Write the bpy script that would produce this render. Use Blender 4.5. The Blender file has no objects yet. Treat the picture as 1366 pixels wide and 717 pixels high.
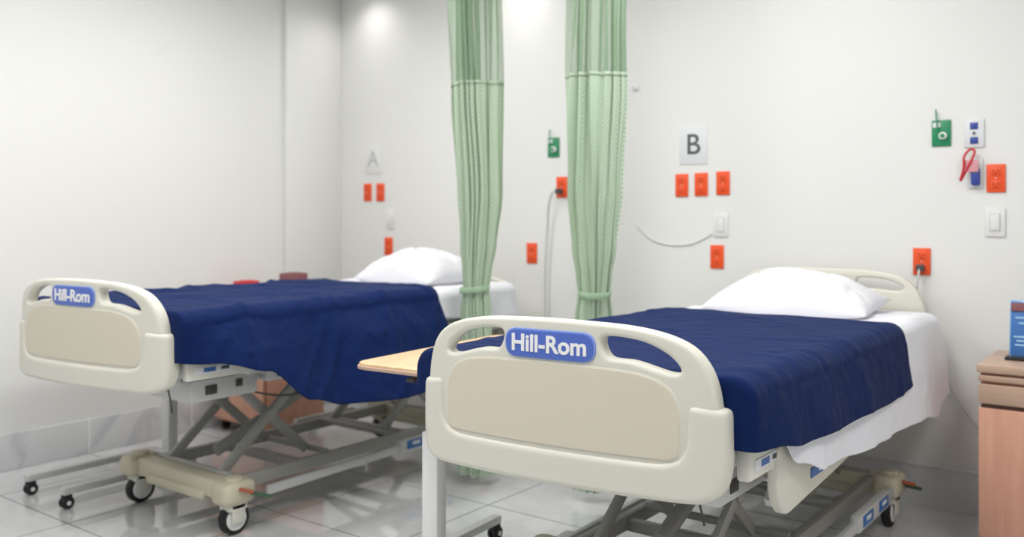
import bpy, bmesh, math, random
from mathutils import Vector, Matrix, noise
random.seed(4)
scn = bpy.context.scene
COL = scn.collection
PI = math.pi

# ------------------------------------------------------------------ materials
def lin(c):
    c = c/255.0
    return c/12.92 if c <= 0.04045 else ((c+0.055)/1.055)**2.4
def rgb(r, g, b): return (lin(r), lin(g), lin(b), 1.0)

def mat(name, col, rough=0.5, metal=0.0, bump=0.0, bscale=40.0, var=0.0, vscale=4.0, spec=0.5, sheen=0.0, coat=0.0):
    m = bpy.data.materials.new(name); m.use_nodes = True
    nt = m.node_tree; b = nt.nodes['Principled BSDF']
    b.inputs['Base Color'].default_value = col
    b.inputs['Roughness'].default_value = rough
    b.inputs['Metallic'].default_value = metal
    b.inputs['Specular IOR Level'].default_value = spec
    b.inputs['Sheen Weight'].default_value = sheen
    b.inputs['Coat Weight'].default_value = coat
    tc = nt.nodes.new('ShaderNodeTexCoord')
    if var > 0:
        n = nt.nodes.new('ShaderNodeTexNoise'); n.inputs['Scale'].default_value = vscale
        n.inputs['Detail'].default_value = 4
        nt.links.new(tc.outputs['Object'], n.inputs['Vector'])
        mx = nt.nodes.new('ShaderNodeMix'); mx.data_type = 'RGBA'
        mx.inputs['A'].default_value = tuple(max(0, c*(1-var)) for c in col[:3])+(1,)
        mx.inputs['B'].default_value = tuple(min(1, c*(1+var)) for c in col[:3])+(1,)
        nt.links.new(n.outputs['Fac'], mx.inputs['Factor'])
        nt.links.new(mx.outputs['Result'], b.inputs['Base Color'])
    if bump > 0:
        n = nt.nodes.new('ShaderNodeTexNoise'); n.inputs['Scale'].default_value = bscale
        n.inputs['Detail'].default_value = 5
        nt.links.new(tc.outputs['Object'], n.inputs['Vector'])
        bp = nt.nodes.new('ShaderNodeBump'); bp.inputs['Strength'].default_value = bump
        bp.inputs['Distance'].default_value = 0.01
        nt.links.new(n.outputs['Fac'], bp.inputs['Height'])
        nt.links.new(bp.outputs['Normal'], b.inputs['Normal'])
    return m

M = {}
M['wall'] = mat('wall_paint', rgb(227, 227, 224), 0.45, bump=0.05, bscale=60, var=0.01, vscale=1.2, spec=0.3)
M['ceil'] = mat('ceiling_paint', rgb(238, 238, 236), 0.8)
M['bbgrey'] = mat('baseboard_grey', rgb(216, 218, 219), 0.35, var=0.03, vscale=3)
M['plastic'] = mat('bed_plastic', rgb(215, 213, 200), 0.38, bump=0.03, bscale=300, var=0.01)
M['plastic2'] = mat('bed_plastic_white', rgb(222, 221, 211), 0.4)
M['base'] = mat('bed_base_beige', rgb(206, 200, 176), 0.45, var=0.03)
M['metal'] = mat('frame_grey', rgb(166, 165, 159), 0.4, metal=0.1, var=0.03)
M['metal_lt'] = mat('frame_light', rgb(204, 205, 203), 0.35, metal=0.1)
M['dark'] = mat('dark_steel', rgb(70, 68, 66), 0.5)
M['black'] = mat('rubber', rgb(28, 28, 30), 0.6)
M['white'] = mat('white_plastic', rgb(236, 236, 234), 0.35)
M['mattress'] = mat('mattress_vinyl', rgb(205, 207, 210), 0.6)
M['sheet'] = mat('sheet_cotton', rgb(226, 227, 233), 0.85, bump=0.45, bscale=12, sheen=0.1)
M['pillow'] = mat('pillow_cotton', rgb(226, 226, 231), 0.85, bump=0.6, bscale=9, sheen=0.1)
M['logo'] = mat('logo_blue', rgb(78, 106, 190), 0.35)
M['logo_rim'] = mat('logo_rim', rgb(120, 146, 212), 0.35)
M['label'] = mat('label_blue', rgb(60, 110, 175), 0.4)
M['orange'] = mat('outlet_orange', rgb(236, 84, 34), 0.4)
M['orange_d'] = mat('outlet_slots', rgb(130, 30, 10), 0.5)
M['green'] = mat('outlet_green', rgb(30, 134, 88), 0.4)
M['blue'] = mat('outlet_blue', rgb(50, 70, 150), 0.4)
M['red'] = mat('red_plastic', rgb(200, 40, 50), 0.4)
M['pink'] = mat('pink_tag', rgb(215, 150, 160), 0.6)
M['brown'] = mat('carton_brown', rgb(130, 82, 84), 0.7)
M['paper'] = mat('paper', rgb(226, 228, 230), 0.6)
M['sign'] = mat('sign_paper', rgb(219, 221, 222), 0.5)
M['fitting'] = mat('fitting_white', rgb(226, 226, 223), 0.45)
M['ink'] = mat('ink', rgb(80, 84, 88), 0.6)
M['ink_pale'] = mat('ink_faded', rgb(182, 184, 185), 0.6)
M['cable'] = mat('cable_grey', rgb(196, 196, 196), 0.5)
M['cab_gap_shade'] = mat('cabinet_shadow_gap', rgb(80, 60, 52), 0.7)
M['pedal_o'] = mat('pedal_orange', rgb(170, 92, 60), 0.5)
M['pedal_g'] = mat('pedal_green', rgb(70, 100, 76), 0.5)
M['acrylic'] = mat('acrylic', rgb(150, 190, 220), 0.1)

def wood(name, c1, c2, scale=3.0, axis='X', rough=0.35):
    m = bpy.data.materials.new(name); m.use_nodes = True
    nt = m.node_tree; b = nt.nodes['Principled BSDF']
    tc = nt.nodes.new('ShaderNodeTexCoord'); mp = nt.nodes.new('ShaderNodeMapping')
    s = {'X': (1, 14, 14), 'Y': (14, 1, 14), 'Z': (14, 14, 1)}[axis]
    mp.inputs['Scale'].default_value = s
    n = nt.nodes.new('ShaderNodeTexNoise'); n.inputs['Scale'].default_value = scale
    n.inputs['Detail'].default_value = 6
    cr = nt.nodes.new('ShaderNodeValToRGB')
    cr.color_ramp.elements[0].position = 0.3; cr.color_ramp.elements[0].color = c1
    cr.color_ramp.elements[1].position = 0.7; cr.color_ramp.elements[1].color = c2
    nt.links.new(tc.outputs['Object'], mp.inputs['Vector'])
    nt.links.new(mp.outputs['Vector'], n.inputs['Vector'])
    nt.links.new(n.outputs['Fac'], cr.inputs['Fac'])
    nt.links.new(cr.outputs['Color'], b.inputs['Base Color'])
    b.inputs['Roughness'].default_value = rough
    return m
M['table_wood'] = wood('table_wood', rgb(214, 178, 134), rgb(228, 196, 154), 3, 'Y')
M['cab_wood'] = wood('cabinet_wood', rgb(206, 152, 128), rgb(220, 168, 143), 3, 'Z')
M['cab_top'] = wood('cabinet_top_wood', rgb(176, 146, 126), rgb(192, 164, 144), 3, 'X')

def blanket_mat():
    m = mat('blanket_blue', rgb(11, 32, 78), 0.9, var=0.08, vscale=5, sheen=0.03, spec=0.12)
    nt = m.node_tree; b = nt.nodes['Principled BSDF']
    tc = nt.nodes.new('ShaderNodeTexCoord')
    mp = nt.nodes.new('ShaderNodeMapping'); mp.inputs['Scale'].default_value = (1.6, 1.8, 1.6)
    wv = nt.nodes.new('ShaderNodeTexVoronoi'); wv.inputs['Scale'].default_value = 16
    wv.feature = 'SMOOTH_F1'
    n = nt.nodes.new('ShaderNodeTexNoise'); n.inputs['Scale'].default_value = 7; n.inputs['Detail'].default_value = 4
    ad = nt.nodes.new('ShaderNodeMath'); ad.operation = 'MULTIPLY_ADD'; ad.inputs[1].default_value = 0.6
    bp = nt.nodes.new('ShaderNodeBump'); bp.inputs['Strength'].default_value = 0.35; bp.inputs['Distance'].default_value = 0.02
    nt.links.new(tc.outputs['Object'], mp.inputs['Vector'])
    nt.links.new(mp.outputs['Vector'], wv.inputs['Vector']); nt.links.new(mp.outputs['Vector'], n.inputs['Vector'])
    nt.links.new(wv.outputs['Distance'], ad.inputs[0]); nt.links.new(n.outputs['Fac'], ad.inputs[2])
    nt.links.new(ad.outputs[0], bp.inputs['Height']); nt.links.new(bp.outputs['Normal'], b.inputs['Normal'])
    return m
M['blanket'] = blanket_mat()

def panel_tex():
    m = mat('panel_weave', rgb(205, 196, 170), 0.5)
    nt = m.node_tree; b = nt.nodes['Principled BSDF']
    tc = nt.nodes.new('ShaderNodeTexCoord')
    v = nt.nodes.new('ShaderNodeTexNoise'); v.inputs['Scale'].default_value = 380
    cr = nt.nodes.new('ShaderNodeValToRGB')
    cr.color_ramp.elements[0].color = rgb(208, 200, 180); cr.color_ramp.elements[1].color = rgb(213, 206, 188)
    cr.color_ramp.elements[0].position = 0.35; cr.color_ramp.elements[1].position = 0.65
    nt.links.new(tc.outputs['Object'], v.inputs['Vector'])
    nt.links.new(v.outputs['Fac'], cr.inputs['Fac'])
    nt.links.new(cr.outputs['Color'], b.inputs['Base Color'])
    return m
M['panel'] = panel_tex()

def marble_tiles(name, w, h, mortar, rough, c1, c2, grout, rot=None, spec=0.65):
    m = bpy.data.materials.new(name); m.use_nodes = True
    nt = m.node_tree; b = nt.nodes['Principled BSDF']
    tc = nt.nodes.new('ShaderNodeTexCoord')
    mp = nt.nodes.new('ShaderNodeMapping')
    if rot: mp.inputs['Rotation'].default_value = rot
    br = nt.nodes.new('ShaderNodeTexBrick')
    br.offset = 0.0; br.squash = 1.0
    br.inputs['Scale'].default_value = 1.0
    br.inputs['Brick Width'].default_value = w
    br.inputs['Row Height'].default_value = h
    br.inputs['Mortar Size'].default_value = mortar
    br.inputs['Mortar Smooth'].default_value = 0.1
    br.inputs['Color1'].default_value = (1, 1, 1, 1); br.inputs['Color2'].default_value = (0.95, 0.95, 0.95, 1)
    br.inputs['Mortar'].default_value = (0, 0, 0, 1)
    nt.links.new(tc.outputs['Object'], mp.inputs['Vector'])
    nt.links.new(mp.outputs['Vector'], br.inputs['Vector'])
    n = nt.nodes.new('ShaderNodeTexNoise'); n.inputs['Scale'].default_value = 1.6
    n.inputs['Detail'].default_value = 7; n.inputs['Distortion'].default_value = 1.6
    nt.links.new(tc.outputs['Object'], n.inputs['Vector'])
    cr = nt.nodes.new('ShaderNodeValToRGB')
    e = cr.color_ramp.elements
    e[0].position = 0.42; e[0].color = c1
    e[1].position = 0.54; e[1].color = c1
    k = e.new(0.485); k.color = c2
    nt.links.new(n.outputs['Fac'], cr.inputs['Fac'])
    mul = nt.nodes.new('ShaderNodeMix'); mul.data_type = 'RGBA'; mul.blend_type = 'MULTIPLY'
    mul.inputs['Factor'].default_value = 1.0
    nt.links.new(cr.outputs['Color'], mul.inputs['A']); nt.links.new(br.outputs['Color'], mul.inputs['B'])
    mx = nt.nodes.new('ShaderNodeMix'); mx.data_type = 'RGBA'
    mx.inputs['B'].default_value = grout
    nt.links.new(mul.outputs['Result'], mx.inputs['A'])
    nt.links.new(br.outputs['Fac'], mx.inputs['Factor'])
    nt.links.new(mx.outputs['Result'], b.inputs['Base Color'])
    b.inputs['Roughness'].default_value = rough
    b.inputs['Specular IOR Level'].default_value = spec
    return m
M['floor'] = marble_tiles('floor_marble', 0.6, 0.6, 0.0035, 0.02, rgb(214, 215, 216), rgb(206, 207, 208), rgb(124, 124, 122), spec=1.0)
M['floor'].node_tree.nodes['Principled BSDF'].inputs['Coat Weight'].default_value = 0.4
M['bbmarble'] = marble_tiles('baseboard_marble', 0.6, 3.0, 0.004, 0.25, rgb(212, 214, 215), rgb(194, 197, 200), rgb(240, 240, 240), rot=(0, 0, PI/2))

def curtain_mat(name, net):
    m = bpy.data.materials.new(name); m.use_nodes = True
    nt = m.node_tree; b = nt.nodes['Principled BSDF']
    b.inputs['Roughness'].default_value = 0.85
    uv = nt.nodes.new('ShaderNodeTexCoord')
    mp = nt.nodes.new('ShaderNodeMapping')
    ck = nt.nodes.new('ShaderNodeTexChecker')
    ck.inputs['Scale'].default_value = 1.0
    mp.inputs['Scale'].default_value = (100, 100, 1)
    ck.inputs['Color1'].default_value = rgb(212, 224, 204)
    ck.inputs['Color2'].default_value = rgb(166, 194, 164)
    nt.links.new(uv.outputs['UV'], mp.inputs['Vector'])
    nt.links.new(mp.outputs['Vector'], ck.inputs['Vector'])
    nt.links.new(ck.outputs['Color'], b.inputs['Base Color'])
    tr = nt.nodes.new('ShaderNodeBsdfTranslucent'); tr.inputs['Color'].default_value = rgb(190, 210, 184)
    ms = nt.nodes.new('ShaderNodeMixShader'); ms.inputs['Fac'].default_value = 0.25
    out = nt.nodes['Material Output']
    nt.links.new(b.outputs['BSDF'], ms.inputs[1]); nt.links.new(tr.outputs['BSDF'], ms.inputs[2])
    if net:
        tp = nt.nodes.new('ShaderNodeBsdfTransparent')
        m2 = nt.nodes.new('ShaderNodeMixShader')
        mth = nt.nodes.new('ShaderNodeMath'); mth.operation = 'MULTIPLY'; mth.inputs[1].default_value = 0.7
        nt.links.new(ck.outputs['Fac'], mth.inputs[0])
        nt.links.new(mth.outputs[0], m2.inputs['Fac'])
        nt.links.new(ms.outputs[0], m2.inputs[1]); nt.links.new(tp.outputs[0], m2.inputs[2])
        nt.links.new(m2.outputs[0], out.inputs['Surface'])
        mp.inputs['Scale'].default_value = (200, 200, 1)
        ck.inputs['Color1'].default_value = rgb(152, 177, 148); ck.inputs['Color2'].default_value = rgb(144, 170, 142)
    else:
        nt.links.new(ms.outputs[0], out.inputs['Surface'])
    return m
M['curtain'] = curtain_mat('curtain_fabric', False)
M['net'] = curtain_mat('curtain_net', True)

# ------------------------------------------------------------------ geometry helpers
def link(o, parent=None):
    COL.objects.link(o)
    if parent: o.parent = parent
    return o

def empty(name, loc=(0, 0, 0), rz=0.0):
    e = bpy.data.objects.new(name, None); e.location = loc; e.rotation_euler = (0, 0, rz)
    e.empty_display_size = 0.1
    COL.objects.link(e); return e

def finish(name, bm, m, parent=None, loc=None, smooth=True, ang=0.6):
    me = bpy.data.meshes.new(name)
    bmesh.ops.recalc_face_normals(bm, faces=bm.faces)
    bm.to_mesh(me); bm.free()
    for x in (m if isinstance(m, (list, tuple)) else [m]): me.materials.append(x)
    if smooth:
        me.shade_smooth()
        me.set_sharp_from_angle(angle=ang)
    o = bpy.data.objects.new(name, me)
    if loc: o.location = loc
    return link(o, parent)

def bm_box(bm, c, s, bev=0.0, rot=None, seg=2, mi=0):
    r = bmesh.ops.create_cube(bm, size=1.0)
    vs = r['verts']
    bmesh.ops.scale(bm, vec=s, verts=vs)
    if bev > 0:
        es = list({e for v in vs for e in v.link_edges})
        rr = bmesh.ops.bevel(bm, geom=es, offset=bev, segments=seg, affect='EDGES', profile=0.5)
        vs = list({v for f in rr['faces'] for v in f.verts} | {v for v in vs if v.is_valid})
    if rot is not None:
        bmesh.ops.rotate(bm, cent=(0, 0, 0), matrix=rot, verts=vs)
    bmesh.ops.translate(bm, vec=c, verts=vs)
    if mi:
        for f in {f for v in vs for f in v.link_faces}: f.material_index = mi
    return vs

def box(name, c, s, m, parent=None, bev=0.004, rot=None, seg=2):
    bm = bmesh.new(); bm_box(bm, c, s, bev, rot, seg)
    return finish(name, bm, m, parent)

def bm_cyl(bm, p0, p1, r, seg=20, r2=None, bev=0.0, mi=0):
    p0 = Vector(p0); p1 = Vector(p1); d = p1-p0
    rr = bmesh.ops.create_cone(bm, cap_ends=True, segments=seg, radius1=r, radius2=r if r2 is None else r2, depth=d.length)
    vs = rr['verts']
    if bev > 0:
        es = [e for e in {e for v in vs for e in v.link_edges} if any(len(f.verts) > 4 for f in e.link_faces)]
        b = bmesh.ops.bevel(bm, geom=es, offset=bev, segments=2, affect='EDGES', profile=0.5)
        vs = list({v for f in b['faces'] for v in f.verts} | {v for v in vs if v.is_valid})
    q = Vector((0, 0, 1)).rotation_difference(d.normalized())
    bmesh.ops.rotate(bm, cent=(0, 0, 0), matrix=q.to_matrix(), verts=vs)
    bmesh.ops.translate(bm, vec=(p0+p1)/2, verts=vs)
    if mi:
        for f in {f for v in vs for f in v.link_faces}: f.material_index = mi
    return vs

def bm_beam(bm, p0, p1, w, h, bev=0.004, mi=0):
    p0 = Vector(p0); p1 = Vector(p1); d = p1-p0; L = d.length
    y = d.normalized(); x = Vector((1, 0, 0))
    if abs(y.dot(x)) > 0.95: x = Vector((0, 1, 0))
    z = x.cross(y).normalized(); x = y.cross(z).normalized()
    R = Matrix((x, y, z)).transposed()
    return bm_box(bm, (p0+p1)/2, (w, L, h), bev, R, 2, mi)

def tube(name, pts, r, m, parent=None, smooth_it=True, res=4):
    cu = bpy.data.curves.new(name, 'CURVE'); cu.dimensions = '3D'
    cu.bevel_depth = r; cu.bevel_resolution = res; cu.use_fill_caps = True
    sp = cu.splines.new('NURBS' if smooth_it else 'POLY')
    sp.points.add(len(pts)-1)
    for p, q in zip(sp.points, pts): p.co = (*q, 1)
    if smooth_it: sp.use_endpoint_u = True; sp.order_u = 3
    tmp = bpy.data.objects.new(name+'_t', cu); COL.objects.link(tmp)
    dg = bpy.context.evaluated_depsgraph_get()
    me = bpy.data.meshes.new_from_object(tmp.evaluated_get(dg)); me.name = name
    bpy.data.objects.remove(tmp)
    me.materials.clear(); me.materials.append(m); me.shade_smooth()
    o = bpy.data.objects.new(name, me)
    return link(o, parent)

def catmull(pts, n=8):
    out = []; N = len(pts)
    for i in range(N):
        p0, p1, p2, p3 = [Vector(pts[(i+k-1) % N]) for k in range(4)]
        for j in range(n):
            t = j/n
            out.append(tuple(0.5*((2*p1)+(-p0+p2)*t+(2*p0-5*p1+4*p2-p3)*t*t+(-p0+3*p1-3*p2+p3)*t**3)))
    return out

def rounded(pts, radii, n=8):
    out = []; N = len(pts)
    for i in range(N):
        p = Vector(pts[i]); a = Vector(pts[i-1]); b = Vector(pts[(i+1) % N])
        r = radii[i] if isinstance(radii, (list, tuple)) else radii
        if r <= 0: out.append(tuple(p)); continue
        da = (a-p); db = (b-p)
        ra = min(r, da.length*0.49); rb = min(r, db.length*0.49)
        s = p+da.normalized()*ra; e = p+db.normalized()*rb
        for j in range(n+1):
            t = j/n
            out.append(tuple((1-t)**2*s+2*(1-t)*t*p+t*t*e))
    return out

YAW = 0.0
def bow(x):
    a = abs(x)
    return 0.24*x*x+3.0*max(0, a-0.37)**2+YAW*x

def outline(name, outer, holes, y, th, bev, m, parent, bend=True, step=0.02, xf=None):
    cu = bpy.data.curves.new(name, 'CURVE'); cu.dimensions = '2D'; cu.fill_mode = 'BOTH'
    cu.extrude = th/2-bev; cu.bevel_depth = bev; cu.bevel_resolution = 2; cu.offset = -bev
    for pl in [outer]+holes:
        if xf: pl = [xf(*q) for q in pl]
        sp = cu.splines.new('POLY'); sp.points.add(len(pl)-1); sp.use_cyclic_u = True
        for p, q in zip(sp.points, pl): p.co = (q[0], q[1], 0, 1)
    tmp = bpy.data.objects.new(name+'_t', cu); COL.objects.link(tmp)
    dg = bpy.context.evaluated_depsgraph_get()
    me = bpy.data.meshes.new_from_object(tmp.evaluated_get(dg)); bpy.data.objects.remove(tmp)
    bm = bmesh.new(); bm.from_mesh(me); bpy.data.meshes.remove(me)
    bmesh.ops.remove_doubles(bm, verts=bm.verts, dist=1e-5)
    for v in bm.verts: v.co = Vector((v.co.x, -v.co.z, v.co.y))
    if bend:
        x = -0.5
        while x < 0.5:
            bmesh.ops.bisect_plane(bm, geom=list(bm.verts)+list(bm.edges)+list(bm.faces), dist=1e-6, plane_co=(x, 0, 0), plane_no=(1, 0, 0))
            x += step
    for v in bm.verts:
        v.co.y += y+(bow(v.co.x) if bend else 0)
    return finish(name, bm, m, parent, ang=0.7)

def text_mesh(name, txt, size, c, depth, m, parent, bend=False, bold=0.0, spacing=1.0):
    cu = bpy.data.curves.new(name, 'FONT'); cu.body = txt; cu.size = size
    cu.align_x = 'CENTER'; cu.align_y = 'CENTER'; cu.extrude = depth; cu.offset = bold; cu.space_character = spacing
    tmp = bpy.data.objects.new(name+'_t', cu); COL.objects.link(tmp)
    dg = bpy.context.evaluated_depsgraph_get()
    me = bpy.data.meshes.new_from_object(tmp.evaluated_get(dg)); bpy.data.objects.remove(tmp)
    me.name = name
    for v in me.vertices:
        x, y, z = v.co
        X = x+c[0]
        v.co = (X, -z+c[1]+(bow(X) if bend else 0), y+c[2])
    me.materials.clear(); me.materials.append(m)
    o = bpy.data.objects.new(name, me)
    return link(o, parent)

def interp(x, pts):
    if x <= pts[0][0]: return pts[0][1]
    for (a, va), (b, vb) in zip(pts, pts[1:]):
        if x <= b:
            t = (x-a)/(b-a); t = t*t*(3-2*t)
            return va+(vb-va)*t
    return pts[-1][1]

# ------------------------------------------------------------------ room
WY = 4.116; LX = -4.59; RX = 1.9; FY = -2.2; CH = 2.75
box('floor', ((LX+RX)/2-0.05, (WY+FY)/2+0.05, -0.05), (RX-LX+0.3, WY-FY+0.3, 0.1), M['floor'], bev=0)
box('ceiling', ((LX+RX)/2-0.05, (WY+FY)/2+0.05, CH+0.05), (RX-LX+0.3, WY-FY+0.3, 0.1), M['ceil'], bev=0)
box('wall_back', ((LX+RX)/2, WY+0.05, CH/2), (RX-LX, 0.1, CH), M['wall'], bev=0)
box('wall_left', (LX-0.05, (WY+FY)/2+0.05, CH/2), (0.1, WY-FY+0.1, CH), M['wall'], bev=0)
box('wall_right', (RX+0.05, (WY+FY)/2+0.05, CH/2), (0.1, WY-FY+0.1, CH), M['wall'], bev=0)
box('trim_1', (LX+0.0175, (3.66+WY)/2, (CH+0.18)/2), (0.035, WY-3.66, CH-0.18), M['wall'], bev=0.003)
def baseboard(name, c, s, m):
    bm = bmesh.new(); bm_box(bm, c, s, 0.003)
    return finish(name, bm, m)
baseboard('baseboard_left', (LX+0.008, (3.66+FY)/2, 0.09), (0.016, 3.66-FY, 0.18), M['bbmarble'])
baseboard('baseboard_corner', (LX+0.0245, (3.66+WY)/2, 0.09), (0.049, WY-3.66, 0.18), M['bbmarble'])
bm = bmesh.new()
bm_box(bm, ((LX+0.05+RX)/2, WY-0.008, 0.085), (RX-LX-0.05, 0.016, 0.17), 0.002)
bm_box(bm, ((LX+0.05+RX)/2, WY-0.011, 0.175), (RX-LX-0.05, 0.022, 0.014), 0.003)
finish('baseboard_back', bm, M['bbgrey'])

# ------------------------------------------------------------------ caster
def caster(name, p, r, parent, hub=M['white'], w=0.035):
    bm = bmesh.new()
    x, y = p
    bm_cyl(bm, (x-w/2, y, r), (x+w/2, y, r), r, 28, bev=0.006)
    finish(name+'_tyre', bm, M['black'], parent)
    bm = bmesh.new()
    bm_cyl(bm, (x-w/2-0.004, y, r), (x+w/2+0.004, y, r), r*0.72, 24, bev=0.003)
    bm_cyl(bm, (x-w/2-0.009, y, r), (x+w/2+0.009, y, r), r*0.25, 16)
    finish(name+'_hub', bm, hub, parent)

# ------------------------------------------------------------------ hospital bed
def make_bed(X, Y, dh, head_top, side_rail, yaw, xs, zs, fx, fy, fz):
    global YAW
    YAW = yaw
    root = empty('hospital_bed', (X, Y, 0))
    P = M['plastic']
    ZT = .975
    def xf(a, b):
        return (a*xs, ZT+(b-ZT)*zs+dh+fz)
    fb = []
    outer = rounded([(-.475, .545), (.475, .545), (.482, .70), (.452, .90), (.31, .966), (0, .975), (-.31, .966), (-.452, .90), (-.482, .70)],
                    [.07, .07, .10, .14, .15, .1, .15, .14, .10], 8)
    def slot(sx):
        pts = [(.165, .937), (.27, .932), (.345, .902), (.378, .866), (.345, .858), (.25, .880), (.175, .888)]
        return catmull([(sx*a, b) for a, b in pts], 6)
    fb.append(outline('footboard_shell', outer, [slot(1), slot(-1)], 0.0, 0.044, 0.010, P, root, xf=xf))
    band = rounded([(-.490, .775), (-.493, .61), (-.46, .545), (.46, .545), (.493, .61), (.490, .775), (.40, .785), (.392, .66), (.34, .637),
                    (-.34, .637), (-.392, .66), (-.40, .785)],
                   [.02, .08, .09, .09, .08, .02, .02, .05, .05, .05, .05, .02], 8)
    fb.append(outline('footboard_bumper', band, [], 0.0, 0.060, 0.014, P, root, xf=xf))
    pan_o = rounded([(-.375, .648), (.375, .648), (.378, .80), (.30, .853), (0, .863), (-.30, .853), (-.378, .80)],
                    [.035, .035, .06, .10, .1, .10, .06], 8)
    fb.append(outline('footboard_panel_rim', [(a*1.012, (b-.75)*1.03+.75) for a, b in pan_o], [], -0.0215, 0.004, 0.0012, M['plastic'], root, xf=xf))
    fb.append(outline('footboard_panel', pan_o, [], -0.0235, 0.004, 0.0012, M['panel'], root, xf=xf))
    zc = xf(0, .907)[1]
    def pill(w, h):
        return rounded([(-w, zc-h), (w, zc-h), (w, zc+h), (-w, zc+h)], h*0.99, 12)
    fb.append(outline('badge_rim', pill(.130, .0375), [], -0.023, 0.006, 0.002, M['logo_rim'], root))
    fb.append(outline('badge', pill(.125, .0335), [], -0.0255, 0.005, 0.001, M['logo'], root))
    fb.append(text_mesh('badge_text', 'Hill-Rom', .060, (0, -0.0285, zc-.001), .001, M['white'], root, True, bold=0.0016, spacing=1.0))
    for o in fb: o.location = (fx, fy, 0)
    # ---- headboard
    ht = head_top
    hb = rounded([(-.42, .50+dh), (.42, .50+dh), (.435, .80+dh), (.37, ht-.03), (.2, ht), (-.2, ht), (-.37, ht-.03), (-.435, .80+dh)],
                 [.05, .05, .12, .12, .1, .1, .12, .12], 8)
    def hslot(sx):
        return catmull([(sx*a, b) for a, b in [(.15, ht-.035), (.26, ht-.038), (.33, ht-.065), (.31, ht-.085), (.23, ht-.08), (.15, ht-.075)]], 5)
    outline('headboard', hb, [hslot(1), hslot(-1)] if ht > .95+dh else [], 2.13, 0.035, 0.008, P, root, bend=False)
    # ---- mattress
    bm = bmesh.new(); bm_box(bm, (0, 1.13, .755+dh), (.88, 1.88, .15), 0.035, seg=4)
    finish('mattress', bm, M['mattress'], root)
    # ---- deck & frame
    bm = bmesh.new()
    for y, L in ((.42, .46), (.92, .54), (1.32, .22), (1.76, .62)):
        bm_box(bm, (0, y, .665+dh), (.86, L, .025), 0.006)
    for sx in (-1, 1):
        bm_beam(bm, (sx*.36, .15, .625+dh), (sx*.36, 2.11, .625+dh), .04, .055)
        bm_beam(bm, (sx*.22, .30, .575+dh), (sx*.22, 1.95, .575+dh), .035, .045)
    for y in (.17, .5, .95, 1.4, 1.95):
        bm_beam(bm, (-.38, y, .60+dh), (.38, y, .60+dh), .04, .05)
    finish('deck_frame', bm, M['metal_lt'], root)
    bm = bmesh.new()
    for sx in (-1, 1):
        ya = fy+bow(sx*.26)+.032
        bm_box(bm, (sx*.26, (ya+.16)/2, .64+dh), (.05, .16-ya, .07), .004)
        bm_box(bm, (sx*.30, 2.09, .62+dh), (.05, .07, .16), .005)
    finish('board_brackets', bm, M['metal'], root)
    for sx in (-1, 1):
        box('foot_side_panel', (sx*.448, .30, .640+dh), (.035, .28, .080), M['plastic2'], root, 0.008)
        box('side_label', (sx*.4665, .27, .635+dh), (.003, .16, .028), M['paper'], root, 0.0008)
        box('side_label_blue', (sx*.4683, .25, .635+dh), (.002, .05, .016), M['label'], root, 0.0004)
        box('side_label_dark', (sx*.4683, .315, .635+dh), (.002, .035, .012), M['ink'], root, 0.0004)
    if side_rail:
        for sx in (-1, 1):
            for (ya, yb) in ((.32, 1.16), (1.24, 1.84)):
                pl = rounded([(ya, .53+dh), (ya+.05, .465+dh), (yb-.30, .50+dh), (yb-.04, .535+dh), (yb, .58+dh), (yb, .66+dh), (ya, .66+dh)], [.03, .04, .1, .06, .03, .03, .03], 6)
                o = outline('side_rail', pl, [], 0, .03, .008, P, root, bend=False)
                for v in o.data.vertices: v.co = Vector((sx*.458-sx*v.co.y, v.co.x, v.co.z))
                if sx < 0: o.data.flip_normals()
                box('rail_label', (sx*.4745, ya+.34, .535+dh), (.003, .20, .026), M['label'], root, .0008)
                box('rail_label_mark', (sx*.4765, ya+.34, .535+dh), (.002, .08, .009), M['paper'], root, .0004)
                bm = bmesh.new()
                for yy in (ya+.18, yb-.18):
                    bm_beam(bm, (sx*.435, yy, .53+dh), (sx*.37, yy, .60+dh), .03, .02)
                    bm_beam(bm, (sx*.40, yy-.06, .47+dh), (sx*.40, yy+.10, .60+dh), .02, .03)
                finish('rail_linkage', bm, M['metal_lt'], root)
    # ---- base
    B = M['base']
    WX = .33
    for nm, yb, sgn in (('foot', .45, -1), ('head', 1.90, 1)):
        bm = bmesh.new()
        bm_box(bm, (0, yb, .165), (.62, .085, .075), .015, seg=3)
        bm_box(bm, (0, yb, .135), (.40, .11, .04), .012, seg=3)
        for sx in (-1, 1):
            bm_box(bm, (sx*WX, yb, .165), (.105, .15, .09), .028, seg=4)
            bm_cyl(bm, (sx*WX, yb, .20), (sx*WX, yb, .222), .035, 20, bev=.006)
        finish('base_beam_'+nm, bm, B, root)
        bm = bmesh.new()
        for sx in (-1, 1):
            bm_box(bm, (sx*WX, yb+.0, .112), (.07, .09, .035), .012, seg=3)
            bm_box(bm, (sx*(WX-.032), yb, .085), (.006, .06, .07), .002)
            bm_box(bm, (sx*(WX+.032), yb, .085), (.006, .06, .07), .002)
        finish('caster_forks_'+nm, bm, M['plastic2'], root)
        for i, sx in enumerate((-1, 1)):
            caster('caster_%s_%d' % (nm, i), (sx*WX, yb), .062, root)
            bm = bmesh.new()
            bm_beam(bm, (sx*(WX+.05), yb+.04, .16), (sx*(WX+.09), yb+.11, .135), .03, .014)
            finish('pedal_green', bm, M['pedal_g'], root)
            bm = bmesh.new()
            bm_beam(bm, (sx*(WX+.05), yb-.01, .185), (sx*(WX+.085), yb+.03, .17), .03, .014)
            finish('pedal_orange', bm, M['pedal_o'], root)
    bm = bmesh.new()
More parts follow.
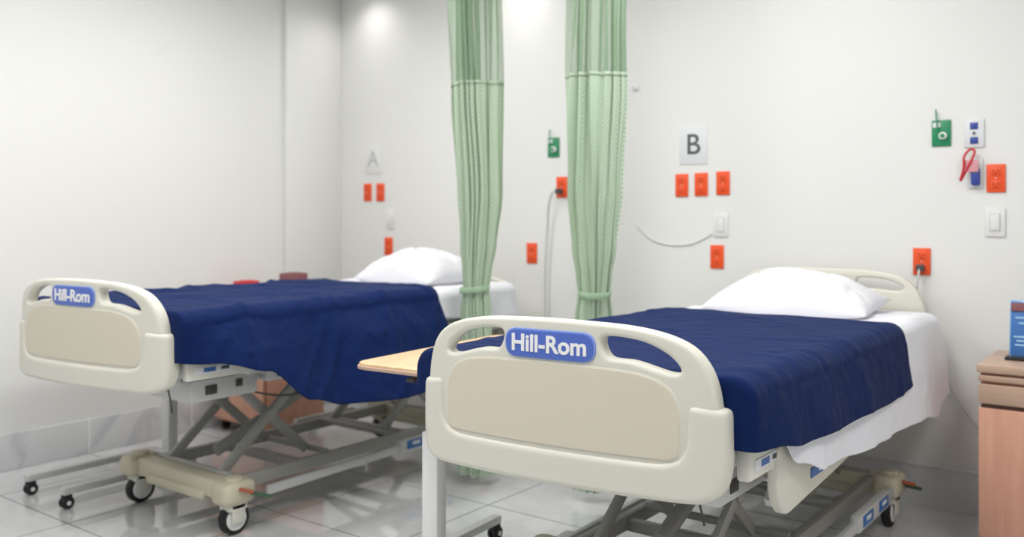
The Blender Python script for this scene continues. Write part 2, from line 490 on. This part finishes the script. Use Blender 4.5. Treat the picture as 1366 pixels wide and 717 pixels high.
    for sx in (-1, 1):
        bm_beam(bm, (sx*.27, .48, .175), (sx*.27, 1.88, .175), .035, .05)
    for y in (.85, 1.5):
        bm_beam(bm, (-.27, y, .17), (.27, y, .17), .035, .04)
    finish('base_rails', bm, M['metal'], root)
    bm = bmesh.new()
    for sx in (-1, 1):
        bm_beam(bm, (sx*.365, .58, .145), (sx*.365, 1.80, .165), .022, .035)
        bm_box(bm, (sx*.367, 1.52, .165), (.034, .40, .06), .008)
    finish('brake_rails', bm, M['metal_lt'], root)
    for sx in (-1, 1):
        for yy in (1.42, 1.62):
            box('brake_label', (sx*.385, yy, .168), (.003, .12, .04), M['label'], root, .0008)
            box('brake_label_mark', (sx*.3872, yy, .172), (.002, .05, .014), M['paper'], root, .0004)
    # ---- scissor lift arms
    bm = bmesh.new()
    zt = .555+dh
    for sx in (-1, 1):
        for (ya, yb2, xo) in ((.50, .98, .18), (1.40, 1.88, .18)):
            bm_beam(bm, (sx*xo, ya, .20), (sx*xo, yb2, zt), .022, .04)
            bm_beam(bm, (sx*(xo-.035), yb2-.02, .20), (sx*(xo-.035), ya+.02, zt), .022, .04)
            bm_cyl(bm, (sx*(xo+.02), (ya+yb2)/2, (.2+zt)/2), (sx*(xo-.055), (ya+yb2)/2, (.2+zt)/2), .02, 16)
    for y, z in ((.50, .20), (.98, .20), (.98, zt), (.50, zt), (1.40, .2), (1.88, .2), (1.88, zt), (1.40, zt)):
        bm_cyl(bm, (-.26, y, z), (.26, y, z), .014, 14)
    finish('scissor_arms', bm, M['metal'], root)
    bm = bmesh.new()
    bm_cyl(bm, (0, .60, .24), (0, 1.25, .50), .026, 18)
    bm_box(bm, (0, 1.30, .50+dh*.5), (.12, .16, .11), .015)
    finish('lift_actuator', bm, M['metal'], root)
    bm = bmesh.new()
    bm_box(bm, (.28, .40, .535+dh), (.14, .30, .085), .012)
    bm_box(bm, (.28, .68, .555+dh), (.12, .16, .06), .010)
    bm_box(bm, (-.22, .46, .53+dh), (.18, .34, .10), .012)
    bm_box(bm, (.03, .40, .515+dh), (.34, .16, .10), .015)
    bm_beam(bm, (.35, .24, .62+dh), (.35, .85, .55+dh), .03, .03)
    finish('control_box', bm, M['metal_lt'], root)
    bm = bmesh.new()
    bm_box(bm, (.352, .335, .535+dh), (.004, .05, .035), .001)
    bm_box(bm, (.352, .46, .545+dh), (.004, .03, .03), .001)
    bm_box(bm, (.342, .68, .555+dh), (.006, .06, .03), .001)
    finish('control_box_sockets', bm, M['dark'], root)
    tube('frame_cable', [(.33, .50, .51+dh), (.34, .62, .46+dh), (.30, .85, .44+dh), (.30, 1.2, .47+dh), (.25, 1.35, .55+dh)], .004, M['dark'], root)
    tube('frame_cable_b', [(.30, .18, .58+dh), (.33, .18, .53+dh), (.34, .18, .47+dh)], .003, M['dark'], root)
    return root

# ------------------------------------------------------------------ cloth
def drape(name, loc, m, W, ztop, rad, y0, y1, hemL, hemR, seed, amp_top=.004, amp_hang=.02, flareR=.02, th=.005, foldf=9.0, ny=110, parent=None, crease=1.3, tuck=False):
    nt_, nc, nh = 60, 7, 22
    bm = bmesh.new(); rows = []
    for j in range(ny+1):
        t = j/ny; row = []
        def add(x, z, u, side, h, hl):
            ya = y0(u); yb = y1(u); y = ya+(yb-ya)*t
            n1 = noise.noise(Vector((x*3.1+seed, y*3.3, seed*1.7)))
            n2 = noise.noise(Vector((x*6+seed, y*5+x*3, seed*.7)))
            n3 = noise.noise(Vector((y*foldf*.5+seed, seed*2.3, h*1.0)))
            rd = abs(noise.noise(Vector((x*2.3+y*2.9+seed, y*1.1-x*1.7+h*2, seed))))
            rd2 = abs(noise.noise(Vector((x*1.5-y*3.5+seed*3, y*2.1+x*1.2+h*3, seed+7))))
            cr = max(0, .14-rd)/.14+.8*max(0, .12-rd2)/.12
            if side == 0:
                z += amp_top*(n1*1.0+n2*.5)+amp_top*crease*cr
            else:
                k = min(1, h/.10)
                fold = math.sin(y*foldf+2.2*n3+seed)*.5+n3*1.2
                ke = min(1, t/.12)
                x += side*ke*(amp_hang*k*(fold+.9)*.6+(flareR*h/.3)*.9+n2*.005*k+amp_top*crease*cr)
                z += .004*n2
                y += .012*k*n1*ke
            return bm.verts.new((x, y, z))
        yc = y0(1)+(y1(1)-y0(1))*t; ycl = y0(-1)+(y1(-1)-y0(-1))*t
        hR = max(.01, ztop-rad-hemR(yc)); hL = max(.01, ztop-rad-hemL(ycl))
        for i in range(nh):
            h = hL*(1-i/nh); row.append(add(-W, ztop-rad-h, -1, -1, h, hL))
        for i in range(nc):
            a = PI/2*(1-i/nc); row.append(add(-(W-rad+rad*math.sin(a)), ztop-rad*(1-math.cos(a)), -1, 0, 0, 0))
        for i in range(nt_+1):
            x = -(W-rad)+2*(W-rad)*i/nt_; row.append(add(x, ztop, x/(W-rad), 0, 0, 0))
        for i in range(1, nc+1):
            a = PI/2*i/nc; row.append(add(W-rad+rad*math.sin(a), ztop-rad*(1-math.cos(a)), 1, 0, 0, 0))
        for i in range(1, nh+1):
            h = hR*i/nh; row.append(add(W, ztop-rad-h, 1, 1, h, hR))
        rows.append(row)
    if tuck:   # foot end of the cloth folded down over the mattress end
        src = rows[0]; pre = []
        for k, (s, dy) in enumerate(((.985, -.006), (.93, -.008), (.82, -.008))):
            rr = []
            for v in src:
                zb = ztop-.17
                x = v.co.x*s; z = v.co.z
                z = zb+(z-zb)*s if z > zb else z
                rr.append(bm.verts.new((x, v.co.y+dy, z)))
            pre.append(rr)
        rows = pre[::-1]+rows
    for a, b in zip(rows, rows[1:]):
        for i in range(len(a)-1): bm.faces.new((a[i], a[i+1], b[i+1], b[i]))
    o = finish(name, bm, m, parent, None if parent else loc, ang=PI)
    s = o.modifiers.new('thickness', 'SOLIDIFY'); s.thickness = th; s.offset = 1.0
    ss = o.modifiers.new('smooth', 'SUBSURF'); ss.levels = 1; ss.render_levels = 1
    return o

def pillow(loc, w, d, h, seed, rz=0.0):
    bm = bmesh.new(); N = 56
    top = {}; bot = {}
    for i in range(N+1):
        for j in range(N+1):
            u = -1+2*i/N; v = -1+2*j/N
            px = u*(1-.05*math.cos(v*PI/2)*abs(u)**4); py = v*(1-.07*math.cos(u*PI/2)*abs(v)**4)
            e = max(0, (1-abs(u)**2.4))**.60*max(0, (1-abs(v)**2.4))**.6
            n = noise.noise(Vector((u*1.6+seed, v*1.6, seed)))
            rd = abs(noise.noise(Vector((u*2.2+v*1.5+seed*2, v*2-u, seed))))
            rd2 = abs(noise.noise(Vector((u*4.2-v*2.5+seed*2, v*4+u, seed+3))))
            ht = h*e*(1+.18*n)-.026*max(0, .14-rd)/.14*e-.012*max(0, .12-rd2)/.12*e
            zt = .22*h+ht*.80
            zb = .22*h-.22*h*min(1, e*2.2)
            edge = i in (0, N) or j in (0, N)
            vt = bm.verts.new((px*w/2, py*d/2, zt)); top[i, j] = vt
            bot[i, j] = vt if edge else bm.verts.new((px*w/2, py*d/2, zb))
    for i in range(N):
        for j in range(N):
            bm.faces.new((top[i, j], top[i+1, j], top[i+1, j+1], top[i, j+1]))
            bm.faces.new((bot[i, j+1], bot[i+1, j+1], bot[i+1, j], bot[i, j]))
    o = finish('pillow', bm, M['pillow'], None, loc, ang=PI)
    o.rotation_euler = (math.radians(4), 0, rz)
    return o

BX2, BY2 = -1.30, 1.87
BX1, BY1 = -3.30, 1.68
DH1 = .045
bed2 = make_bed(BX2, BY2, 0.0, 1.005, True, .09, .885, .97, .008, .01, 0)
bed1 = make_bed(BX1, BY1, DH1, .92, False, .10, .91, .92, .0, .01, -.018)

drape('sheet', (0, 0, 0), M['sheet'], .478, .838, .05, lambda u: .24, lambda u: 2.085,
      lambda y: interp(y, [(.1, .73), (.5, .68), (2.1, .66)]),
      lambda y: interp(y, [(.10, .76), (.30, .68), (.40, .60), (.55, .555), (.9, .53), (1.3, .51), (1.6, .50), (1.9, .46), (2.1, .52)]),
      3.1, .005, .018, .03, .003, 11, parent=bed2)
drape('blanket', (BX2, BY2, 0), M['blanket'], .490, .850, .055, lambda u: .090+.045*u, lambda u: 1.485-.01*u,
      lambda y: interp(y, [(.0, .74), (.5, .70), (1.6, .70)]),
      lambda y: interp(y, [(.05, .690), (.20, .680), (.38, .655), (.8, .645), (1.2, .63), (1.6, .64)]),
      7.7, .0035, .014, .05, .007, 7, crease=1.2, tuck=True)
pillow((BX2-.01, BY2+1.80, .838), .66, .44, .160, 2.4, math.radians(3))
drape('sheet', (0, 0, 0), M['sheet'], .478, .838+DH1, .05, lambda u: .24, lambda u: 2.075,
      lambda y: interp(y, [(.1, .76), (.5, .72), (2.1, .70)]),
      lambda y: interp(y, [(.10, .80), (1.4, .76), (2.1, .70)]),
      5.6, .004, .014, .03, .003, 10, parent=bed1)
drape('blanket', (BX1, BY1, 0), M['blanket'], .490, .850+DH1, .055, lambda u: .090+.045*u, lambda u: 1.50-.04*u,
      lambda y: interp(y, [(.0, .76), (.5, .72), (1.6, .72)]),
      lambda y: interp(y, [(.05, .725), (.22, .71), (.42, .66), (.60, .53), (.75, .49), (1.1, .47), (1.35, .47), (1.5, .54)]),
      12.3, .006, .036, .13, .007, 8, crease=1.6, tuck=True)
pillow((BX1+.04, BY1+1.82, .838+DH1), .58, .43, .175, 8.1, math.radians(-3))

# ------------------------------------------------------------------ curtains
def curtain(X, Y, rz, seed, nf, shift):
    root = empty('privacy_curtain', (X, Y, 0), rz)
    ZN = 1.845
    prof = [(.04, .18), (.5, .17), (.80, .155), (.905, .135), (.97, .15), (1.10, .185), (1.35, .225), (1.8, .255), (2.2, .255), (2.74, .245)]
    offp = [(.04, 0), (.9, 0), (1.3, .012), (1.8, -.008), (2.74, -.03)]
    def strip(name, z0, z1, nz, m, push=0.0):
        bm = bmesh.new(); uvl = bm.loops.layers.uv.new('UVMap')
        NU = nf*22; rows = []
        for j in range(nz+1):
            z = z0+(z1-z0)*j/nz; w = interp(z, prof); off = interp(z, offp)*shift
            row = []
            for i in range(NU+1):
                u = i/NU
                n = noise.noise(Vector((u*3.2+seed, z*.45, seed)))
                n2 = noise.noise(Vector((u*8+seed, z*1.0, seed+4)))
                n3 = noise.noise(Vector((u*17+seed, z*2.2, seed+9)))
                a = 2*PI*(nf*u+1.5*n)
                A = .016+.036*abs(noise.noise(Vector((u*4.3+seed+20, z*.3, 2.0))))+.012*n2
                A *= (w/.25)**.5
                x = (u-.5)*w+off+.012*math.sin(2*a+1)*w/.25+.008*n3
                y = A*math.sin(a)+.016*n2+.006*n3-.05*(1-(2*u-1)**2)-push
                row.append((bm.verts.new((x, y, z+(.006*n2 if j == 0 else 0))), u*1.5, z))
            rows.append(row)
        for a, b in zip(rows, rows[1:]):
            for i in range(NU):
                f = bm.faces.new((a[i][0], a[i+1][0], b[i+1][0], b[i][0]))
                for lp, src in zip(f.loops, (a[i], a[i+1], b[i+1], b[i])): lp[uvl].uv = (src[1], src[2])
        return finish(name, bm, m, root, ang=PI)
    strip('curtain_cloth', .05, ZN, 90, M['curtain'])
    strip('curtain_net', ZN, CH-.035, 40, M['net'])
    o = strip('curtain_seam', ZN-.010, ZN+.008, 1, M['curtain'])
    s = o.modifiers.new('t', 'SOLIDIFY'); s.thickness = .002; s.offset = 0
    bm = bmesh.new(); n = 40
    ring = []
    for zz, k in ((.888, .97), (.891, 1.0), (.911, 1.0), (.914, .97)):
        rr = []
        for i in range(n):
            a = 2*PI*i/n
            wob = 1+.06*noise.noise(Vector((math.cos(a)*2, math.sin(a)*2, seed)))
            rr.append(bm.verts.new((.071*k*wob*math.cos(a), -.03+.056*k*wob*math.sin(a), zz+.008*math.sin(a+seed))))
        ring.append(rr)
    for a, b in zip(ring, ring[1:]):
        for i in range(n): bm.faces.new((a[i], a[(i+1) % n], b[(i+1) % n], b[i]))
    finish('tie_band', bm, M['curtain'], root)
    bm = bmesh.new()
    for k in range(nf+1):
        bm_cyl(bm, (-.12+.24*k/nf, -.02, CH-.04), (-.12+.24*k/nf, -.02, CH-.018), .004, 8)
    finish('glider_hooks', bm, M['metal_lt'], root)
    return root
curtain(-2.64, 3.21, math.radians(22), 1.3, 6, 1.0)
curtain(-2.07, 3.33, math.radians(26), 6.2, 6, -.3)
for i, x in enumerate((-2.64, -2.07)):
    box('curtain_rail', (x, 2.0, CH-.008), (.025, 3.4, .016), M['metal_lt'], bev=.002)

# ------------------------------------------------------------------ overbed tables
def overbed_table(X, Y, rz):
    root = empty('overbed_table', (X, Y, 0), rz)
    pl = rounded([(-.21, -.15), (.11, -.15), (.11, .66), (-.21, .66)], .06, 8)
    o = outline('table_top', pl, [], 0, .018, .004, M['table_wood'], root, bend=False)
    for v in o.data.vertices: v.co = Vector((v.co.x, v.co.z, .762-v.co.y))
    o.data.flip_normals()
    pl = rounded([(-.214, -.154), (.114, -.154), (.114, .664), (-.214, .664)], .06, 8)
    o = outline('table_edge', pl, [], 0, .012, .003, M['cab_top'], root, bend=False)
    for v in o.data.vertices: v.co = Vector((v.co.x, v.co.z, .756-v.co.y))
    o.data.flip_normals()
    bm = bmesh.new()
    bm_box(bm, (0, 0, .30), (.062, .05, .50), .006)
    finish('column_outer', bm, M['white'], root)
    bm = bmesh.new()
    bm_box(bm, (0, 0, .645), (.046, .036, .20), .004)
    bm_box(bm, (-.02, .22, .737), (.10, .50, .022), .004)
    finish('column_inner', bm, M['metal_lt'], root)
    box('height_lever', (.0, -.06, .728), (.03, .12, .012), M['dark'], root, .003)
    bm = bmesh.new()
    bm_box(bm, (0, 0, .075), (.36, .055, .035), .006)
    for sx in (-1, 1):
        bm_beam(bm, (sx*.16, -.03, .075), (sx*.16, .60, .075), .035, .03)
    finish('base_frame', bm, M['metal_lt'], root)
    for i, (x, y) in enumerate(((-.16, -.01), (.16, -.01), (-.16, .58), (.16, .58))):
        bm = bmesh.new()
        bm_cyl(bm, (x-.02, y, .026), (x-.006, y, .026), .026, 18, bev=.004)
        bm_cyl(bm, (x+.006, y, .026), (x+.02, y, .026), .026, 18, bev=.004)
        bm_box(bm, (x, y, .045), (.03, .04, .03), .006)
        finish('caster_%d' % i, bm, M['black'], root)
        bm = bmesh.new()
        bm_cyl(bm, (x-.023, y, .026), (x+.023, y, .026), .009, 12)
        finish('caster_hub_%d' % i, bm, M['white'], root)
    return root
overbed_table(-1.925, 2.13, math.radians(4))
overbed_table(-3.95, 2.47, math.radians(180))

# ------------------------------------------------------------------ bedside cabinets
def cabinet(X0, Y0, w, d, H):
    root = empty('bedside_cabinet', (X0+w/2, Y0+d/2, 0))
    bm = bmesh.new()
    bm_box(bm, (0, 0.01, (.06+H-.03)/2), (w-.02, d-.03, H-.03-.06), .003)
    finish('carcass', bm, M['cab_wood'], root)
    box('top_slab', (0, 0, H-.015), (w, d, .03), M['cab_top'], root, .005)
    box('pull_out_tray', (0, -.003, H-.05), (w-.01, d-.015, .022), M['cab_top'], root, .004)
    box('gap_shade_strip', (0, -d/2+.012, H-.155), (w-.03, .012, .03), M['cab_gap_shade'], root, 0)  # dark strip, paints in the shade of the gap between drawer and door
    box('drawer_front', (0, -d/2+.004, H-.105), (w-.014, .018, .07), M['cab_top'], root, .004)
    box('door_front', (0, -d/2+.004, (H-.155+.08)/2), (w-.014, .018, H-.155-.08), M['cab_wood'], root, .004)
    bm = bmesh.new()
    bm_cyl(bm, (-.05, -d/2-.022, H-.105), (.05, -d/2-.022, H-.105), .005, 12)
    for sx in (-1, 1): bm_cyl(bm, (sx*.045, -d/2-.022, H-.105), (sx*.045, -d/2, H-.105), .004, 10)
    bm_cyl(bm, (w/2-.05, -d/2-.022, H-.30), (w/2-.05, -d/2-.022, H-.40), .005, 12)
    for z in (H-.305, H-.395): bm_cyl(bm, (w/2-.05, -d/2-.022, z), (w/2-.05, -d/2, z), .004, 10)
    finish('handles', bm, M['metal_lt'], root)
    for i, (sx, sy) in enumerate(((-1, -1), (1, -1), (-1, 1), (1, 1))):
        bm = bmesh.new()
        x = sx*(w/2-.05); y = sy*(d/2-.06)
        bm_cyl(bm, (x-.012, y, .026), (x+.012, y, .026), .026, 18, bev=.004)
        bm_box(bm, (x, y, .05), (.03, .03, .024), .003)
        finish('caster_%d' % i, bm, M['black'], root)
    return root
cabinet(-.625, 3.60, .48, .44, .70)
cabinet(-4.53, 3.10, .48, .44, .70)
def leaflet(X, Y, Z, rz):
    r = empty('leaflet_stand', (X, Y, Z), rz)
    box('stand_base', (0, .01, .006), (.17, .10, .010), M['black'], r, .003)
    R = Matrix.Rotation(math.radians(-8), 3, 'X')
    box('acrylic_back', (0, .012, .115), (.15, .004, .21), M['acrylic'], r, .001, R)
    box('leaflet_card', (0, .006, .115), (.14, .003, .20), M['label'], r, .0005, R)
    box('leaflet_band', (0, .012, .195), (.14, .006, .03), M['brown'], r, .0005, R)
    for k, (z, wdt) in enumerate(((.155, .10), (.135, .08), (.085, .11), (.07, .09), (.055, .10))):
        box('leaflet_line_%d' % k, (-.005, .0035+(z-.115)*.14, z), (wdt, .002, .007), M['acrylic'], r, .0003, R)
leaflet(-.475, 3.80, .70, 0)
def carton(name, X, Y, Z, s, m, m2):
    r = empty(name, (X, Y, Z))
    box('carton_body', (0, 0, s[2]/2), s, m, r, .004)
    box('carton_flap', (0, 0, s[2]+.002), (s[0]*.5, s[1]*.6, .004), m2, r, .001)
    box('carton_label', (0, -s[1]/2-.001, s[2]/2), (s[0]*.6, .002, s[2]*.5), M['paper'], r, .0003)
carton('glove_box', -4.45, 3.28, .70, (.09, .12, .155), M['red'], M['red'])
carton('tissue_box', -4.17, 3.40, .70, (.11, .12, .205), M['brown'], M['brown'])

# ------------------------------------------------------------------ wall fittings
WF = WY
def outlet(X, Z, m=None, slots=True, name='power_outlet', w=.07, h=.115):
    m = m or M['orange']
    r = empty(name, (X, WF, Z))
    box('plate', (0, -.004, 0), (w, .008, h), m, r, .003)
    if slots:
        for k in (-1, 1):
            box('socket_face', (0, -.0095, k*.026), (.036, .004, .030), m, r, .002)
            dm = M['orange_d'] if m is M['orange'] else M['ink']
            bm = bmesh.new()
            for q in (-1, 1): bm_box(bm, (q*.008, -.012, k*.026+.004), (.003, .002, .010), 0)
            bm_cyl(bm, (0, -.011, k*.026-.008), (0, -.0128, k*.026-.008), .003, 10)
            finish('slots', bm, dm, r)
        bm = bmesh.new(); bm_cyl(bm, (0, -.008, 0), (0, -.0095, 0), .003, 10); finish('screw', bm, M['metal_lt'], r)
    return r
for X, Z in ((-4.299, 1.392), (-4.182, 1.39), (-4.108, 1.043), (-2.772, 1.395), (-2.976, 1.027),
             (-2.047, 1.39), (-1.942, 1.392), (-1.827, 1.396), (-1.858, 1.036), (-.642, 1.389), (-.924, 1.041)):
    outlet(X, Z)
def gas(X, Z):
    r = outlet(X, Z, M['green'], False, 'oxygen_outlet', .075, .11)
    bm = bmesh.new()
    bm_cyl(bm, (.008, -.008, -.012), (.008, -.024, -.012), .016, 20, bev=.003)
    finish('valve', bm, M['white'], r)
    bm = bmesh.new()
    bm_cyl(bm, (.008, -.024, -.012), (.008, -.030, -.012), .009, 16)
    finish('port', bm, M['green'], r)
    box('label', (-.018, -.0085, .035), (.03, .002, .02), M['paper'], r, .0003)
    tube('chain', [(-.01, -.02, .0), (-.015, -.03, .06), (-.02, -.012, .10)], .003, M['green'], r)
gas(-.847, 1.584); gas(-2.827, 1.617)
def switch(X, Z):
    r = empty('light_switch', (X, WF, Z))
    box('plate', (0, -.004, 0), (.075, .008, .118), M['fitting'], r, .003)
    box('rocker', (0, -.010, 0), (.034, .006, .066), M['fitting'], r, .002)
    box('gap', (0, -.0078, 0), (.040, .002, .072), M['cable'], r, 0)
switch(-.645, 1.209); switch(-1.838, 1.193); switch(-4.09, 1.215)
r = empty('nurse_call_panel', (-.722, WF, 1.577))
box('plate', (0, -.004, 0), (.075, .008, .118), M['sign'], r, .003)
for k in (-1, 1): box('socket', (0, -.010, k*.03), (.030, .004, .028), M['blue'], r, .002)
bm = bmesh.new()
bm_cyl(bm, (0, -.008, 0), (0, -.012, 0), .006, 12); finish('led', bm, M['ink'], r)
r = empty('nurse_call_handset', (-.722, WF, 1.41))
box('bracket', (0.005, -.006, 0), (.055, .012, .12), M['sign'], r, .003)
box('handset_body', (.008, -.022, -.015), (.034, .02, .07), M['blue'], r, .008)
box('handset_tag', (-.004, -.036, .03), (.05, .004, .05), M['pink'], r, .002)
tube('red_cord', [(-.01, -.03, .10), (-.035, -.04, .08), (-.03, -.045, .02), (-.05, -.04, -.04), (-.03, -.035, .0), (0, -.04, .06), (.01, -.03, .10), (-.01, -.03, .10)], .005, M['red'], r)
for X, Z, t in ((-1.985, 1.588, 'B'), (-4.25, 1.605, 'A')):
    r = empty('letter_sign', (X, WF, Z))
    box('sign_sheet', (0, -.002, 0), (.15, .004, .19), M['sign'] if t == 'B' else M['fitting'], r, .001)
    text_mesh('sign_letter', t, .145, (0, -.0045, 0), .0006, M['ink'] if t == 'B' else M['ink_pale'], r, False, bold=.001)
r = empty('wall_hook', (-2.312, WF, 1.90))
box('hook_plate', (0, -.003, 0), (.03, .006, .03), M['sign'], r, .002)
tube('hook_arm', [(0, -.004, 0), (0, -.03, -.004), (0, -.034, .014)], .004, M['white'], r)
def cable(name, pts, rr, m, plug=None):
    r = empty(name, (0, 0, 0))
    tube('cord', pts, rr, m, r)
    if plug:
        bm = bmesh.new(); bm_box(bm, plug, (.03, .04, .03), .006); finish('plug', bm, M['dark'] if m is not M['red'] else m, r)
cable('power_cord', [(-.924, WF-.05, 1.01), (-.926, WF-.065, .97), (-.935, WF-.05, .90), (-.88, WF-.035, .80), (-.84, WF-.03, .62), (-.80, WF-.03, .50), (-.70, WF-.03, .36), (-.60, WF-.035, .26), (-.52, WF-.035, .20)], .0045, M['cable'], (-.924, WF-.034, 1.015))
cable('power_cord', [(-2.80, WF-.05, 1.37), (-2.83, WF-.05, 1.33), (-2.85, WF-.03, 1.15), (-2.87, WF-.03, .9), (-2.86, WF-.03, .6), (-2.80, WF-.05, .45)], .006, M['cable'], (-2.772, WF-.034, 1.372))
cable('nurse_call_cord', [(-2.30, WF-.006, 1.19), (-2.25, WF-.006, 1.13), (-2.15, WF-.006, 1.09), (-2.02, WF-.006, 1.09), (-1.94, WF-.006, 1.115), (-1.885, WF-.006, 1.15)], .003, M['fitting'])

# ------------------------------------------------------------------ lights
def emis(name, strength, col=(1, 1, 1, 1)):
    m = bpy.data.materials.new(name); m.use_nodes = True
    nt = m.node_tree; b = nt.nodes['Principled BSDF']
    b.inputs['Emission Color'].default_value = col; b.inputs['Emission Strength'].default_value = strength
    b.inputs['Base Color'].default_value = (.9, .9, .9, 1)
    return m
EM = emis('lamp_diffuser', 3.0)
LK = 0.57
def fill_panel(X, Y, sx, sy, power):  # unseen overhead panels, added to even out the room light
    r = empty('added_fill_light', (X, Y, CH))
    box('frame', (0, 0, -.008), (sx+.04, sy+.04, .016), M['white'], r, .002)
    box('diffuser', (0, 0, -.018), (sx, sy, .006), EM, r, 0)
    l = bpy.data.lights.new('fill_lamp', 'AREA'); l.shape = 'RECTANGLE'; l.size = sx; l.size_y = sy; l.energy = power*LK
    l.color = (1.0, .988, .97)
    o = bpy.data.objects.new('fill_lamp', l); o.location = (0, 0, -.03); link(o, r)
for X, Y, p in ((-3.2, .9, 36), (-1.2, .9, 42), (-1.4, 2.7, 38), (-3.3, 2.6, 34), (.6, 1.8, 32)):
    fill_panel(X, Y, .6, 1.2, p)
def downlight(X, Y, power):
    r = empty('ceiling_downlight', (X, Y, CH))
    bm = bmesh.new(); bm_cyl(bm, (0, 0, -.012), (0, 0, 0), .075, 28, bev=.003); finish('trim_ring', bm, M['white'], r)
    bm = bmesh.new(); bm_cyl(bm, (0, 0, -.016), (0, 0, -.010), .055, 28); finish('lens', bm, EM, r)
    l = bpy.data.lights.new('down_lamp', 'SPOT'); l.energy = power; l.spot_size = math.radians(140); l.spot_blend = 1.0; l.shadow_soft_size = .05
    l.color = (1, .985, .95)
    o = bpy.data.objects.new('down_lamp', l); o.location = (0, 0, -.03); link(o, r)
downlight(-4.22, 3.93, 8); downlight(-3.02, 3.93, 10)

w = bpy.data.worlds.new('World'); scn.world = w; w.use_nodes = True
w.node_tree.nodes['Background'].inputs['Color'].default_value = (.95, .97, 1.0, 1)
w.node_tree.nodes['Background'].inputs['Strength'].default_value = 0.52  # pale surround added as soft fill through the open front

# ------------------------------------------------------------------ camera
F = 1200.0
cd = bpy.data.cameras.new('camera'); cd.sensor_width = 36; cd.lens = F*36/1366
cd.shift_y = -(358.5-290)/1366.0
cd.clip_start = .05
cd.dof.use_dof = True; cd.dof.focus_distance = 2.4; cd.dof.aperture_fstop = 2.0
cam = bpy.data.objects.new('camera', cd); COL.objects.link(cam)
cam.location = (0, 0, 1.23)
cam.rotation_euler = (PI/2, 0, math.atan2(.604, .797))
scn.camera = cam
scn.view_settings.view_transform = 'Standard'
scn.view_settings.look = 'None'
scn.view_settings.exposure = 0.0
